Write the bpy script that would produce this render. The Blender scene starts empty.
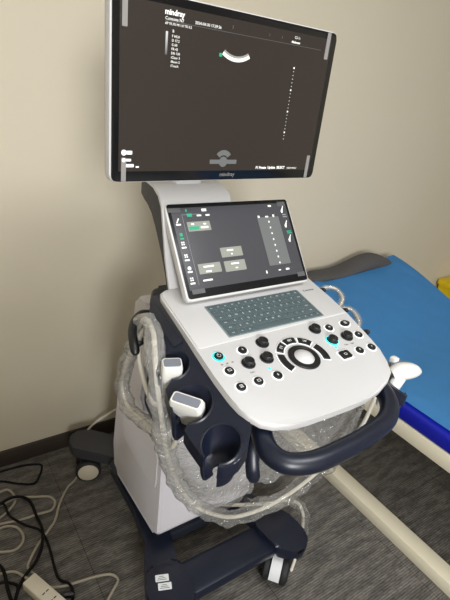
import bpy, bmesh, math, random
from mathutils import Vector, Matrix, noise
S = bpy.context.scene
COL = S.collection
PI = math.pi

# ------------------------------------------------------------------ camera
R0 = Vector((0.830, -0.547, 0.107)); U0 = Vector((0.150, 0.404, 0.902)); F0 = Vector((0.537, 0.733, -0.417))
R0.normalize(); F0 = (F0 - R0 * F0.dot(R0)).normalized(); U0 = R0.cross(F0)
cd = bpy.data.cameras.new('camera'); cam = bpy.data.objects.new('camera', cd); COL.objects.link(cam)
cd.sensor_width = 36; cd.sensor_fit = 'AUTO'; cd.lens = 469.3 / 600 * 36; cd.clip_start = .02
m = Matrix((R0, U0, -F0)).transposed().to_4x4(); m.translation = Vector((-.6975, -.3329, 1.55))
cam.matrix_world = m
S.camera = cam
# ------------------------------------------------------------------ world, lamps, exposure
W = bpy.data.worlds.new('world'); S.world = W; W.use_nodes = True
W.node_tree.nodes['Background'].inputs[0].default_value = (.8, .85, .95, 1)
W.node_tree.nodes['Background'].inputs[1].default_value = .3
S.view_settings.view_transform = 'Standard'; S.view_settings.look = 'None'
S.view_settings.exposure = -0.16; S.view_settings.gamma = 1; S.view_settings.use_curve_mapping = False
def area(name, loc, target, sx, sy, power, col):
    l = bpy.data.lights.new(name, 'AREA'); l.shape = 'RECTANGLE'; l.size = sx; l.size_y = sy; l.energy = power; l.color = col
    o = bpy.data.objects.new(name, l); COL.objects.link(o); o.location = loc
    o.rotation_euler = (Vector(target) - Vector(loc)).to_track_quat('-Z', 'Y').to_euler()
    return o
area('ceiling_lamp_light', (.2, -.75, 2.66), (.2, -.75, 0), 1.1, .5, 34, (.97, .985, 1))
area('window_light', (-1.25, -2.5, 1.8), (.2, .9, .75), .75, .9, 140, (.97, .985, 1))

# ------------------------------------------------------------------ materials
def lin(c):
    return tuple(((x/255) / 12.92 if x/255 <= .04045 else ((x/255 + .055) / 1.055) ** 2.4) for x in c) + (1,)
MATS = {}
def mat(name, rgb, rough=.45, metal=0, bump=0, bscale=200, var=0, vscale=6, emit=0, coat=0, spec=.5):
    if name in MATS: return MATS[name]
    M = bpy.data.materials.new(name); M.use_nodes = True; nt = M.node_tree; b = nt.nodes['Principled BSDF']
    b.inputs['Base Color'].default_value = lin(rgb); b.inputs['Roughness'].default_value = rough
    b.inputs['Metallic'].default_value = metal; b.inputs['Coat Weight'].default_value = coat
    b.inputs['Specular IOR Level'].default_value = spec
    tc = nt.nodes.new('ShaderNodeTexCoord')
    n2 = nt.nodes.new('ShaderNodeTexNoise'); n2.inputs['Scale'].default_value = vscale; n2.inputs['Detail'].default_value = 4
    nt.links.new(tc.outputs['Object'], n2.inputs['Vector'])
    mix = nt.nodes.new('ShaderNodeMixRGB'); mix.blend_type = 'MULTIPLY'; mix.inputs[0].default_value = max(var, .02)
    mix.inputs[1].default_value = lin(rgb); nt.links.new(n2.outputs['Fac'], mix.inputs[2])
    nt.links.new(mix.outputs[0], b.inputs['Base Color'])
    if bump:
        n = nt.nodes.new('ShaderNodeTexNoise'); n.inputs['Scale'].default_value = bscale; n.inputs['Detail'].default_value = 3
        nt.links.new(tc.outputs['Object'], n.inputs['Vector'])
        bp = nt.nodes.new('ShaderNodeBump'); bp.inputs['Strength'].default_value = bump; bp.inputs['Distance'].default_value = .002
        nt.links.new(n.outputs['Fac'], bp.inputs['Height']); nt.links.new(bp.outputs[0], b.inputs['Normal'])
    if emit:
        b.inputs['Emission Color'].default_value = lin(rgb); b.inputs['Emission Strength'].default_value = emit
    MATS[name] = M; return M
WHITE = mat('white_plastic', (199, 198, 198), .38, bump=.05, bscale=600)
WHITE2 = mat('white_cover_plastic', (214, 211, 217), .42, bump=.04, bscale=500)
NAVY = mat('navy_plastic', (20, 25, 40), .36, bump=.08, bscale=700)
NAVYD = mat('dark_navy_plastic', (22, 26, 38), .45, bump=.06, bscale=700)
CHAR = mat('charcoal_plastic', (52, 52, 56), .5, bump=.06, bscale=700)
BLACK = mat('black_plastic', (20, 20, 22), .4)
RUBBER = mat('black_rubber', (24, 24, 26), .7)
BEIGEW = mat('pale_wheel_plastic', (196, 186, 165), .5)
SILVER = mat('silver_plastic', (205, 207, 208), .3)
GLASS = mat('display_glass', (16, 17, 20), .16)
SCREEN = mat('display_panel', (44, 39, 36), .22, emit=.42)
TSCREEN = mat('touch_display_panel', (58, 58, 62), .22, emit=.7)
TAB = mat('grey_film_tab', (135, 132, 130), .5)
TABD = mat('dark_grey_film_tab', (84, 84, 86), .5)
UIW = mat('lit_white', (215, 215, 212), .5, emit=.6)
UIG = mat('lit_grey', (120, 124, 126), .5, emit=.55)
UID = mat('lit_dim_grey', (84, 86, 86), .5, emit=.8)
UIP = mat('lit_panel_grey', (118, 120, 112), .5, emit=.75)
UIGR = mat('lit_green', (24, 140, 106), .5, emit=.6)
LED = mat('lit_halo_white', (244, 246, 248), .5, emit=.35)
CYAN = mat('lit_cyan', (40, 225, 225), .5, emit=1.3)
KBD = mat('keyboard_plate', (118, 130, 134), .35)
KEY = mat('key_slate', (78, 92, 96), .45)
KEYT = mat('key_legend', (190, 205, 205), .5, emit=.25)
LENS = mat('probe_lens_grey', (120, 124, 134), .5)
PROBE = mat('probe_white', (228, 227, 222), .35)
CABLE = mat('pale_cable', (214, 209, 196), .5)
BCABLE = mat('black_cable', (14, 13, 13), .8, spec=.2)
FBEIGE = mat('beige_cable', (158, 150, 134), .55)
STRIPM = mat('socket_beige', (214, 206, 188), .5)
BLUE = mat('blue_sheet', (90, 172, 236), .62, bump=.25, bscale=60, var=.12, vscale=3)
DBLUE = mat('deep_blue_vinyl', (18, 26, 150), .38, bump=.1, bscale=400)
CREAM = mat('cream_wood', (222, 214, 190), .5, bump=.05, bscale=80, var=.08, vscale=12)
PILLOW = mat('dark_grey_cloth', (78, 76, 76), .9, bump=.4, bscale=300)
YELLOW = mat('yellow_plastic', (228, 196, 10), .5)
BASEB = mat('brown_baseboard', (58, 49, 42), .6, var=.2, vscale=20)
LABEL = mat('paper_label', (222, 224, 226), .6)
INK = mat('dark_ink', (50, 52, 58), .6)
WALL = mat('beige_wall_paint', (206, 197, 177), .85, bump=.08, bscale=250, var=.05, vscale=2)
CEIL = mat('ceiling_paint', (225, 222, 215), .9, bump=.05)

def film_material(name, base, dif, scale):
    M = bpy.data.materials.new(name); M.use_nodes = True; nt = M.node_tree; nt.nodes.clear()
    L = nt.links.new; N = nt.nodes.new
    out = N('ShaderNodeOutputMaterial'); tc = N('ShaderNodeTexCoord')
    n = N('ShaderNodeTexNoise'); n.inputs['Scale'].default_value = scale; n.inputs['Detail'].default_value = 5; n.inputs['Distortion'].default_value = 1.5
    L(tc.outputs['Object'], n.inputs['Vector'])
    bp = N('ShaderNodeBump'); bp.inputs['Strength'].default_value = 1; bp.inputs['Distance'].default_value = .02
    L(n.outputs['Fac'], bp.inputs['Height'])
    gl = N('ShaderNodeBsdfGlossy'); gl.inputs['Roughness'].default_value = .1; L(bp.outputs[0], gl.inputs['Normal'])
    df = N('ShaderNodeBsdfDiffuse'); df.inputs['Color'].default_value = (.9, .9, .89, 1); L(bp.outputs[0], df.inputs['Normal'])
    tr = N('ShaderNodeBsdfTransparent'); tr.inputs['Color'].default_value = (.96, .96, .95, 1)
    mg = N('ShaderNodeMixShader'); mg.inputs[0].default_value = dif; L(gl.outputs[0], mg.inputs[1]); L(df.outputs[0], mg.inputs[2])
    lw = N('ShaderNodeLayerWeight'); lw.inputs['Blend'].default_value = .35; L(bp.outputs[0], lw.inputs['Normal'])
    ma = N('ShaderNodeMath'); ma.operation = 'MULTIPLY_ADD'; ma.inputs[1].default_value = .7; ma.inputs[2].default_value = base
    L(lw.outputs['Facing'], ma.inputs[0])
    mx = N('ShaderNodeMixShader'); L(ma.outputs[0], mx.inputs[0]); L(tr.outputs[0], mx.inputs[1]); L(mg.outputs[0], mx.inputs[2])
    L(mx.outputs[0], out.inputs[0]); return M
FILM = film_material('clear_film', .19, .4, 28)
FILM2 = film_material('thin_clear_film', .08, .22, 20)

def carpet_material():
    M = bpy.data.materials.new('carpet_tiles'); M.use_nodes = True; nt = M.node_tree; b = nt.nodes['Principled BSDF']
    L = nt.links.new; N = nt.nodes.new
    b.inputs['Roughness'].default_value = .95; b.inputs['Specular IOR Level'].default_value = .15
    tc = N('ShaderNodeTexCoord')
    def streak(sx, sy, det, loc=(0, 0, 0)):
        mp = N('ShaderNodeMapping'); mp.inputs['Scale'].default_value = (sx, sy, 1); mp.inputs['Location'].default_value = loc
        L(tc.outputs['Object'], mp.inputs['Vector'])
        n = N('ShaderNodeTexNoise'); n.inputs['Scale'].default_value = 1; n.inputs['Detail'].default_value = det; L(mp.outputs[0], n.inputs['Vector'])
        return n.outputs['Fac']
    a = streak(9, 40, 2); c = streak(45, 230, 2, (3, 7, 0)); d = streak(420, 420, 1, (1, 2, 0))
    r1 = N('ShaderNodeValToRGB'); r1.color_ramp.elements[0].position = .4; r1.color_ramp.elements[1].position = .62
    r1.color_ramp.elements[0].color = lin((96, 93, 89)); r1.color_ramp.elements[1].color = lin((122, 118, 112)); L(a, r1.inputs[0])
    r2 = N('ShaderNodeValToRGB'); r2.color_ramp.elements[0].position = .36; r2.color_ramp.elements[1].position = .62
    r2.color_ramp.elements[0].color = (.66, .66, .66, 1); r2.color_ramp.elements[1].color = (1.1, 1.1, 1.1, 1); L(c, r2.inputs[0])
    mx = N('ShaderNodeMixRGB'); mx.blend_type = 'MULTIPLY'; mx.inputs[0].default_value = .9; L(r1.outputs[0], mx.inputs[1]); L(r2.outputs[0], mx.inputs[2])
    wv = N('ShaderNodeTexWave'); wv.bands_direction = 'Y'; wv.inputs['Scale'].default_value = 38; wv.inputs['Distortion'].default_value = 1.2; wv.inputs['Detail'].default_value = 2; wv.inputs['Detail Scale'].default_value = 3
    L(tc.outputs['Object'], wv.inputs['Vector'])
    r3 = N('ShaderNodeValToRGB'); r3.color_ramp.elements[0].position = .1; r3.color_ramp.elements[1].position = .75
    r3.color_ramp.elements[0].color = (.62, .61, .6, 1); r3.color_ramp.elements[1].color = (1.12, 1.12, 1.12, 1); L(wv.outputs['Fac'], r3.inputs[0])
    m0 = N('ShaderNodeMixRGB'); m0.blend_type = 'MULTIPLY'; m0.inputs[0].default_value = .8; L(mx.outputs[0], m0.inputs[1]); L(r3.outputs[0], m0.inputs[2]); mx = m0
    mp = N('ShaderNodeMapping'); mp.inputs['Location'].default_value = (.35, .1, 0); L(tc.outputs['Object'], mp.inputs['Vector'])
    br = N('ShaderNodeTexBrick'); br.offset = 0; br.inputs['Scale'].default_value = 1; br.inputs['Brick Width'].default_value = .5; br.inputs['Row Height'].default_value = .5
    br.inputs['Mortar Size'].default_value = .0015; br.inputs['Mortar Smooth'].default_value = .3
    br.inputs['Color1'].default_value = (1, 1, 1, 1); br.inputs['Color2'].default_value = (.88, .86, .84, 1); br.inputs['Mortar'].default_value = (.35, .3, .28, 1)
    L(mp.outputs[0], br.inputs['Vector'])
    m2 = N('ShaderNodeMixRGB'); m2.blend_type = 'MULTIPLY'; m2.inputs[0].default_value = .8; L(mx.outputs[0], m2.inputs[1]); L(br.outputs[0], m2.inputs[2])
    L(m2.outputs[0], b.inputs['Base Color'])
    ad = N('ShaderNodeMath'); ad.operation = 'ADD'; L(c, ad.inputs[0]); L(d, ad.inputs[1])
    bp = N('ShaderNodeBump'); bp.inputs['Strength'].default_value = .6; bp.inputs['Distance'].default_value = .004; L(ad.outputs[0], bp.inputs['Height']); L(bp.outputs[0], b.inputs['Normal'])
    return M
CARPET = carpet_material()

# ------------------------------------------------------------------ mesh helpers
WL = {}                                   # world location of every object made here
def obj(name, bm, mats, parent=None, loc=None, sharp=35, smooth=True):
    """bm holds WORLD coordinates; the object origin goes to loc (or to the parent's)"""
    pl = WL.get(parent.name, Vector((0, 0, 0))) if parent else Vector((0, 0, 0))
    loc = Vector(loc) if loc is not None else pl.copy()
    bmesh.ops.recalc_face_normals(bm, faces=bm.faces)
    me = bpy.data.meshes.new(name); bmesh.ops.translate(bm, verts=bm.verts, vec=-loc); bm.to_mesh(me); bm.free()
    for mm in (mats if isinstance(mats, (list, tuple)) else [mats]): me.materials.append(mm)
    if smooth:
        me.polygons.foreach_set('use_smooth', [True] * len(me.polygons)); me.set_sharp_from_angle(angle=math.radians(sharp))
    o = bpy.data.objects.new(name, me); COL.objects.link(o); o.parent = parent; o.location = loc - pl
    WL[o.name] = loc; return o
def tag(o, label, cat, group=None):
    o['label'] = label; o['category'] = cat
    if group: o['group'] = group
    return o
def thing(name, label, cat, loc, group=None):
    o = bpy.data.objects.new(name, None); COL.objects.link(o); o.location = loc; o.empty_display_size = .05
    WL[o.name] = Vector(loc); return tag(o, label, cat, group)
def struct(name, bm, m, **k):
    o = obj(name, bm, m, **k); o['kind'] = 'structure'; return o
def frame(o, X, Y):
    X = Vector(X).normalized(); Y = Vector(Y); Y = (Y - X * Y.dot(X)).normalized(); Z = X.cross(Y)
    M = Matrix((X, Y, Z)).transposed().to_4x4(); M.translation = Vector(o); return M
I4 = Matrix.Identity(4)
def roundpoly(pts, r, seg=5):
    out = []; n = len(pts)
    for i, p in enumerate(pts):
        ri = r[i] if isinstance(r, (list, tuple)) else r
        p = Vector(p); a = Vector(pts[i - 1]) - p; b = Vector(pts[(i + 1) % n]) - p
        if ri <= 1e-6: out.append(tuple(p)); continue
        ua, ub = a.normalized(), b.normalized(); ang = ua.angle(ub)
        t = min(ri / math.tan(ang / 2), a.length * .49, b.length * .49)
        q0 = p + ua * t; q1 = p + ub * t
        for k in range(seg + 1):
            s = k / seg; out.append(tuple(q0 * (1 - s) ** 2 + p * 2 * s * (1 - s) + q1 * s * s))
    return out
def rrect(x0, y0, x1, y1, r, seg=4): return roundpoly([(x0, y0), (x1, y0), (x1, y1), (x0, y1)], r, seg)
def prism(bm, out, z0, z1, M=I4, bev=0, bseg=2, mi=0, both=True):
    lo = [bm.verts.new(M @ Vector((x, y, z0))) for x, y in out]; hi = [bm.verts.new(M @ Vector((x, y, z1))) for x, y in out]
    n = len(out); fs = [bm.faces.new(lo[::-1]), bm.faces.new(hi)]
    for i in range(n): fs.append(bm.faces.new((lo[i], lo[(i + 1) % n], hi[(i + 1) % n], hi[i])))
    for f in fs: f.material_index = mi
    if bev:
        es = [e for e in fs[1].edges] + ([e for e in fs[0].edges] if both else [])
        bmesh.ops.bevel(bm, geom=es, offset=bev, segments=bseg, profile=.5, affect='EDGES', clamp_overlap=True, material=-1)
    return bm
def box(bm, x0, y0, z0, x1, y1, z1, M=I4, bev=0, mi=0, r=0):
    if r: return prism(bm, rrect(x0, y0, x1, y1, r), z0, z1, M, bev, 2, mi)
    b2 = bmesh.new()
    prism(b2, [(x0, y0), (x1, y0), (x1, y1), (x0, y1)], z0, z1, M, 0, 2, mi)
    if bev: bmesh.ops.bevel(b2, geom=b2.edges[:], offset=bev, segments=2, profile=.5, affect='EDGES', clamp_overlap=True)
    for f in b2.faces: f.material_index = mi
    join(bm, b2); return bm
def join(bm, b2):
    mp = {}
    for v in b2.verts: mp[v] = bm.verts.new(v.co)
    for f in b2.faces:
        try: g = bm.faces.new([mp[v] for v in f.verts]); g.material_index = f.material_index
        except ValueError: pass
    b2.free()
def loft(bm, rings, cap=True, mi=0):
    V = [[bm.verts.new(p) for p in r] for r in rings]; n = len(V[0])
    for a, b in zip(V, V[1:]):
        for i in range(n): bm.faces.new((a[i], a[(i + 1) % n], b[(i + 1) % n], b[i])).material_index = mi
    if cap: bm.faces.new(V[0][::-1]).material_index = mi; bm.faces.new(V[-1]).material_index = mi
    return bm
def lathe(bm, prof, M=I4, n=24, mi=0, a0=0, a1=2 * PI):
    full = abs(a1 - a0 - 2 * PI) < 1e-6; k = n if full else n + 1
    V = []
    for r, z in prof:
        V.append([bm.verts.new(M @ Vector((r * math.cos(a0 + (a1 - a0) * i / n), r * math.sin(a0 + (a1 - a0) * i / n), z))) for i in range(k)])
    for a, b in zip(V, V[1:]):
        for i in range(n if full else n): 
            j = (i + 1) % k
            if not full and i + 1 >= k: continue
            try: bm.faces.new((a[i], a[j], b[j], b[i])).material_index = mi
            except ValueError: pass
    if full:
        if prof[0][0] > 1e-5: bm.faces.new(V[0][::-1]).material_index = mi
        if prof[-1][0] > 1e-5: bm.faces.new(V[-1]).material_index = mi
    bmesh.ops.remove_doubles(bm, verts=bm.verts, dist=1e-6); return bm
def spline(pts, k=8):
    P = [Vector(p) for p in pts]; P = [P[0] * 2 - P[1]] + P + [P[-1] * 2 - P[-2]]; out = []
    for i in range(1, len(P) - 2):
        for s in range(k):
            t = s / k; a, b, c, d = P[i - 1], P[i], P[i + 1], P[i + 2]
            out.append(.5 * ((2 * b) + (c - a) * t + (2 * a - 5 * b + 4 * c - d) * t * t + (3 * b - a - 3 * c + d) * t ** 3))
    out.append(P[-2]); return out
def tube(bm, pts, r, n=10, k=8, cap=True, flat=None, mi=0, rfun=None, smooth=True):
    path = spline(pts, k) if smooth else [Vector(p) for p in pts]
    up = Vector((0, 0, 1)); rings = []; prev = None
    for i, p in enumerate(path):
        t = (path[min(i + 1, len(path) - 1)] - path[max(i - 1, 0)]).normalized()
        if prev is None:
            s = t.cross(up if abs(t.z) < .9 else Vector((1, 0, 0))).normalized()
        else:
            s = (prev - t * prev.dot(t)).normalized()
        prev = s; q = s.cross(t); ring = []
        for j in range(n):
            a = 2 * PI * j / n; rr = r if rfun is None else r * rfun(i / (len(path) - 1), a, p)
            ring.append(p + s * (math.cos(a) * rr) + q * (math.sin(a) * rr * (flat or 1)))
        rings.append(ring)
    if cap and rfun is None:                      # rounded ends
        for (end, sg) in ((0, -1), (-1, 1)):
            c = path[end]; t = (path[1] - path[0]).normalized() if end == 0 else (path[-1] - path[-2]).normalized()
            extra = [[c + (v - c) * .7 + t * sg * r * .7 for v in rings[end]], [c + (v - c) * .2 + t * sg * r * .97 for v in rings[end]]]
            rings = extra[::-1] + rings if end == 0 else rings + extra
    return loft(bm, rings, cap, mi)
def glyphs(bm, s, size, M, mi=0, depth=.0002, align='LEFT', bold=0):
    cu = bpy.data.curves.new('glyph', 'FONT'); cu.body = s; cu.size = size; cu.align_x = align; cu.align_y = 'CENTER'; cu.resolution_u = 2
    cu.extrude = depth / 2; cu.offset = bold
    o = bpy.data.objects.new('glyph', cu); COL.objects.link(o)
    dg = bpy.context.evaluated_depsgraph_get(); me = bpy.data.meshes.new_from_object(o.evaluated_get(dg))
    b2 = bmesh.new(); b2.from_mesh(me); bmesh.ops.transform(b2, matrix=M, verts=b2.verts)
    for f in b2.faces: f.material_index = mi
    join(bm, b2)
    bpy.data.objects.remove(o); bpy.data.curves.remove(cu); bpy.data.meshes.remove(me)
def T(x, y, z=0): return Matrix.Translation((x, y, z))

# ------------------------------------------------------------------ room
YW, XL, XR, YF, ZC = 1.345, -2.4, 3.2, -2.6, 2.7
b = bmesh.new(); box(b, XL, YF, -.05, XR, YW, 0); struct('floor', b, CARPET, smooth=False)
b = bmesh.new(); box(b, XL, YF, ZC, XR, YW, ZC + .05); struct('ceiling', b, CEIL, smooth=False)
b = bmesh.new(); box(b, XL, YW, 0, XR, YW + .1, ZC); struct('wall_back', b, WALL, smooth=False)
b = bmesh.new(); box(b, XL - .1, YF, 0, XL, YW, ZC); struct('wall_left', b, WALL, smooth=False)
b = bmesh.new(); box(b, XR, YF, 0, XR + .1, YW, ZC); struct('wall_right', b, WALL, smooth=False)
b = bmesh.new(); box(b, XL, YF - .1, 0, XR, YF, ZC); struct('wall_front', b, WALL, smooth=False)
b = bmesh.new(); box(b, XL, YW - .012, 0, XR, YW, .078, bev=.003); struct('baseboard_back', b, BASEB)

b = bmesh.new(); box(b, XL, -.72, 0, -.76, -.66, 1.32, bev=.01); struct('added_shade_partition', b, WALL, smooth=False)  # added out-of-view partition, put here to shade the lower-left wall and floor

# ------------------------------------------------------------------ ultrasound machine
MACH = thing('ultrasound_machine', 'white and navy wheeled ultrasound scanner with two screens beside the blue bed', 'ultrasound machine', (0, .75, 0))
# --- base: two side rails with front feet, crossbars
b = bmesh.new()
for s in (-1, 1):
    rail = [(s * .285, .375), (s * .29, .43), (s * .255, .52), (s * .208, .62), (s * .192, .75), (s * .192, .98), (s * .185, 1.0), (s * .12, 1.0), (s * .12, .62), (s * .15, .5), (s * .155, .38), (s * .2, .335), (s * .25, .335)]
    if s < 0: rail = rail[::-1]
    prism(b, roundpoly(rail, .03, 4), .140, .178, bev=.012)
base = obj('base', b, NAVY, MACH)
b = bmesh.new(); box(b, -.17,   .385, .12, .17, .50, .168, bev=.016); obj('front_crossbar', b, NAVY, base)
b = bmesh.new()
prism(b, roundpoly([(-.10, .97), (-.16, 1.015), (-.285, 1.135), (-.285, 1.19), (-.25, 1.225), (-.195, 1.215), (-.08, 1.10), (.08, 1.10), (.195, 1.215), (.25, 1.225), (.285, 1.19), (.285, 1.135), (.16, 1.015), (.10, .97)], .02, 3), .125, .172, bev=.010); obj('rear_legs', b, CHAR, base)
b = bmesh.new(); box(b, -.14, .60, .125, .14, 1.02, .17, bev=.01); obj('base_plate', b, NAVYD, base)
for s in (-1, 1):
    b = bmesh.new(); prism(b, roundpoly([(s*.285, .375), (s*.28, .46), (s*.25, .525), (s*.14, .51), (s*.155, .37), (s*.2, .335), (s*.255, .335)][::s], .035, 4), .165, .186, bev=.012, both=False)
    obj('foot_cover', b, NAVY, base)
for dy in (0, .027):
    b = bmesh.new(); Mx = frame((-.222 - dy * .15, .468 - dy, .1865), (.93, -.36, 0), (.36, .93, 0))
    prism(b, rrect(-.02, -.011, .02, .011, .002), 0, .0006, Mx)
    for k in range(3): box(b, -.015 + .003 * k, -.006 + k * .005, .0006, .014 - .004 * k, -.0045 + k * .005, .0008, Mx, mi=1)
    obj('warning_label', b, [LABEL, INK], base)['label'] = 'small white sticker with dark print'
# --- casters
def caster(x, y, ang, housing, hmat):
    """twin wheel caster, one prototype; parts of parts"""
    M = frame((x, y, 0), (math.cos(ang), math.sin(ang), 0), (-math.sin(ang), math.cos(ang), 0))
    b = bmesh.new()
    prism(b, roundpoly([(-.035, .06), (.04, .05), (.045, .10), (-.03, .112)], .012, 3), -.014, .014, M @ Matrix.Rotation(PI / 2, 4, 'X'), bev=.004)
    lathe(b, [(.012, .095), (.012, .13)], M, 12)
    c = obj('caster', b, NAVYD, MACH)
    for s in (-1, 1):
        Mw = M @ T(0, s * .03, .052) @ Matrix.Rotation(-s * PI / 2, 4, 'X')
        b = bmesh.new(); lathe(b, [(.012, -.013), (.042, -.013), (.050, -.009), (.052, 0), (.050, .009), (.042, .013), (.0405, .0135), (.0405, .0125), (.012, .0125)], Mw, 28)
        w = obj('wheel', b, RUBBER, c)
        b = bmesh.new(); lathe(b, [(.0405, .0115), (.0405, .0135), (.037, .0155), (.0, .0165)], Mw, 28); obj('hub_cap', b, BEIGEW if hmat is None else CHAR, c)
    if hmat is not None:
        b = bmesh.new(); sect = []
        for k in range(9):
            a = .12 + 1.5 * k / 8; sect.append((-.064 * math.cos(a), .052 + .064 * math.sin(a)))
        inner = [(x2 * .93, .052 + (z2 - .052) * .93) for x2, z2 in sect][::-1]
        prism(b, sect + inner, -.018, .018, M @ Matrix.Rotation(PI / 2, 4, 'X'))
        obj('mudguard', b, hmat, c)['label'] = 'silver white brake cover'
    return c
caster(-.222, 1.135, math.radians(-20), None, None)
caster(.205, 1.095, math.radians(80), None, None)
caster(.188, .392, math.radians(40), None, SILVER)
caster(-.225, .41, math.radians(80), None, SILVER)

# --- white cabinet
YZX = Matrix(((0, 0, 1, 0), (1, 0, 0, 0), (0, 1, 0, 0), (0, 0, 0, 1)))      # local (y, z, x) -> world
def yz(bm, prof, x0, x1, bev=0, r=0, mi=0, seg=4):
    return prism(bm, roundpoly(prof, r, seg) if r else prof, x0, x1, YZX, bev, 3, mi)
b = bmesh.new()
yz(b, [(.575, .215), (.93, .195), (.945, .32), (.90, .62), (.80, .90), (.785, .985), (.70, .985), (.715, .80), (.74, .63), (.63, .615), (.575, .535)], -.19, .17, bev=.022,
   r=[.03, .03, .08, .1, .1, .03, .02, .06, .03, .03, .05])
cab = obj('cabinet', b, WHITE2, MACH)
b = bmesh.new(); yz(b, [(.61, .16), (.93, .16), (.93, .215), (.60, .235)], -.175, .155, bev=.006); obj('cabinet_plinth', b, NAVYD, cab)
b = bmesh.new(); yz(b, [(.60, .40), (.60, .53), (.635, .59), (.86, .59), (.86, .40)], -.1918, -.188, bev=.0015, r=.03); obj('side_cover', b, WHITE2, cab)

# --- control console, in the tilted panel frame (x, depth, normal)
TAU = .2066; TA = .52
PF = frame((0, 0, .96), (1, 0, 0), (0, math.cos(TAU), math.sin(TAU)))
def pf(x, y, n=0): return PF @ Vector((x, y, n))
LEFT = [(-.205, .602), (-.222, .592), (-.228, .575), (-.231, .48), (-.235, .384), (-.238, .30), (-.237, .248), (-.234, .216), (-.228, .193), (-.215, .172), (-.195, .158), (-.165, .149), (-.119, .1435), (-.06, .1415), (0, .1405), (.05, .142)]
RIGHT = [(.091, .148), (.136, .163), (.168, .181), (.190, .213), (.202, .25), (.210, .29), (.2245, .389), (.228, .461), (.229, .575), (.223, .592), (.206, .602)]
OUTL = LEFT + RIGHT
def inset(o, d, cy=.38):
    return [(x - d * (1 if x > 0 else -1) * min(1, abs(x) / .1), y - d * max(-1, min(1, (y - cy) / .15))) for x, y in o]
b = bmesh.new(); prism(b, OUTL, -.017, 0, PF, bev=.005, bseg=3)
panel = obj('control_panel', b, WHITE, MACH)
rear = [(x, y) for x, y in LEFT if y > .38] ; 
b = bmesh.new(); rd = [(-.203, .598), (-.219, .589), (-.2245, .574), (-.227, .48), (-.2305, .392), (-.226, .386), (.218, .391), (.2225, .397), (.2245, .461), (.225, .574), (.219, .589), (.204, .598)]
prism(b, rd, -.002, .0022, PF, bev=.002, both=False); deck = obj('keyboard_deck', b, WHITE, panel)
b = bmesh.new(); glyphs(b, 'Consona', .0105, PF @ T(.162, .503, .0024)); obj('deck_lettering', b, INK, panel)
# navy console body under the panel
b = bmesh.new()
o0 = inset(OUTL, .012); o1 = inset(OUTL, .022); o2 = inset(OUTL, .045)
neck = []
for x, y in OUTL:
    sx = x / .238; sy = (y - .37) / .23
    neck.append(Vector((sx * .168 - .012, .70 + sy * .085, .60)))
mid = [(pf(x, y, -.075) * .55 + Vector((max(-.185, min(.185, x)), .30 + (y - .14) * .95 + .12, .80)) * .45) for x, y in o2]
loft(b, [neck, mid, [pf(x, y, -.06) for x, y in o2], [pf(x, y, -.05) for x, y in o1], [pf(x, y, -.0165) for x, y in o0]])
cons = obj('console_body', b, NAVY, MACH)
b = bmesh.new(); b2 = rrect(-.196, .60, .21, .70, .03); prism(b, b2, -.12, -.062, PF, bev=.012); obj('console_rear_ledge', b, NAVYD, cons)
# small button strip on the left flank
EX = Vector((-math.cos(TA), 0, 0)) - Vector((0, -math.sin(TAU), math.cos(TAU))) * math.sin(TA); EY = Vector((0, math.cos(TAU), math.sin(TAU)))
Ms = frame(pf(-.230, 0, -.0135) + EX * .021 + EY * .495, EY, -EX)
b = bmesh.new(); prism(b, rrect(-.06, -.011, .075, .011, .004), -.004, .002, Ms, bev=.001); st = obj('side_button_strip', b, NAVYD, cons)
for k in range(5):
    b = bmesh.new(); prism(b, rrect(-.05 + k * .025, -.006, -.038 + k * .025, .006, .002), .002, .004, Ms, bev=.0008); obj('side_button', b, CHAR, st)
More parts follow.
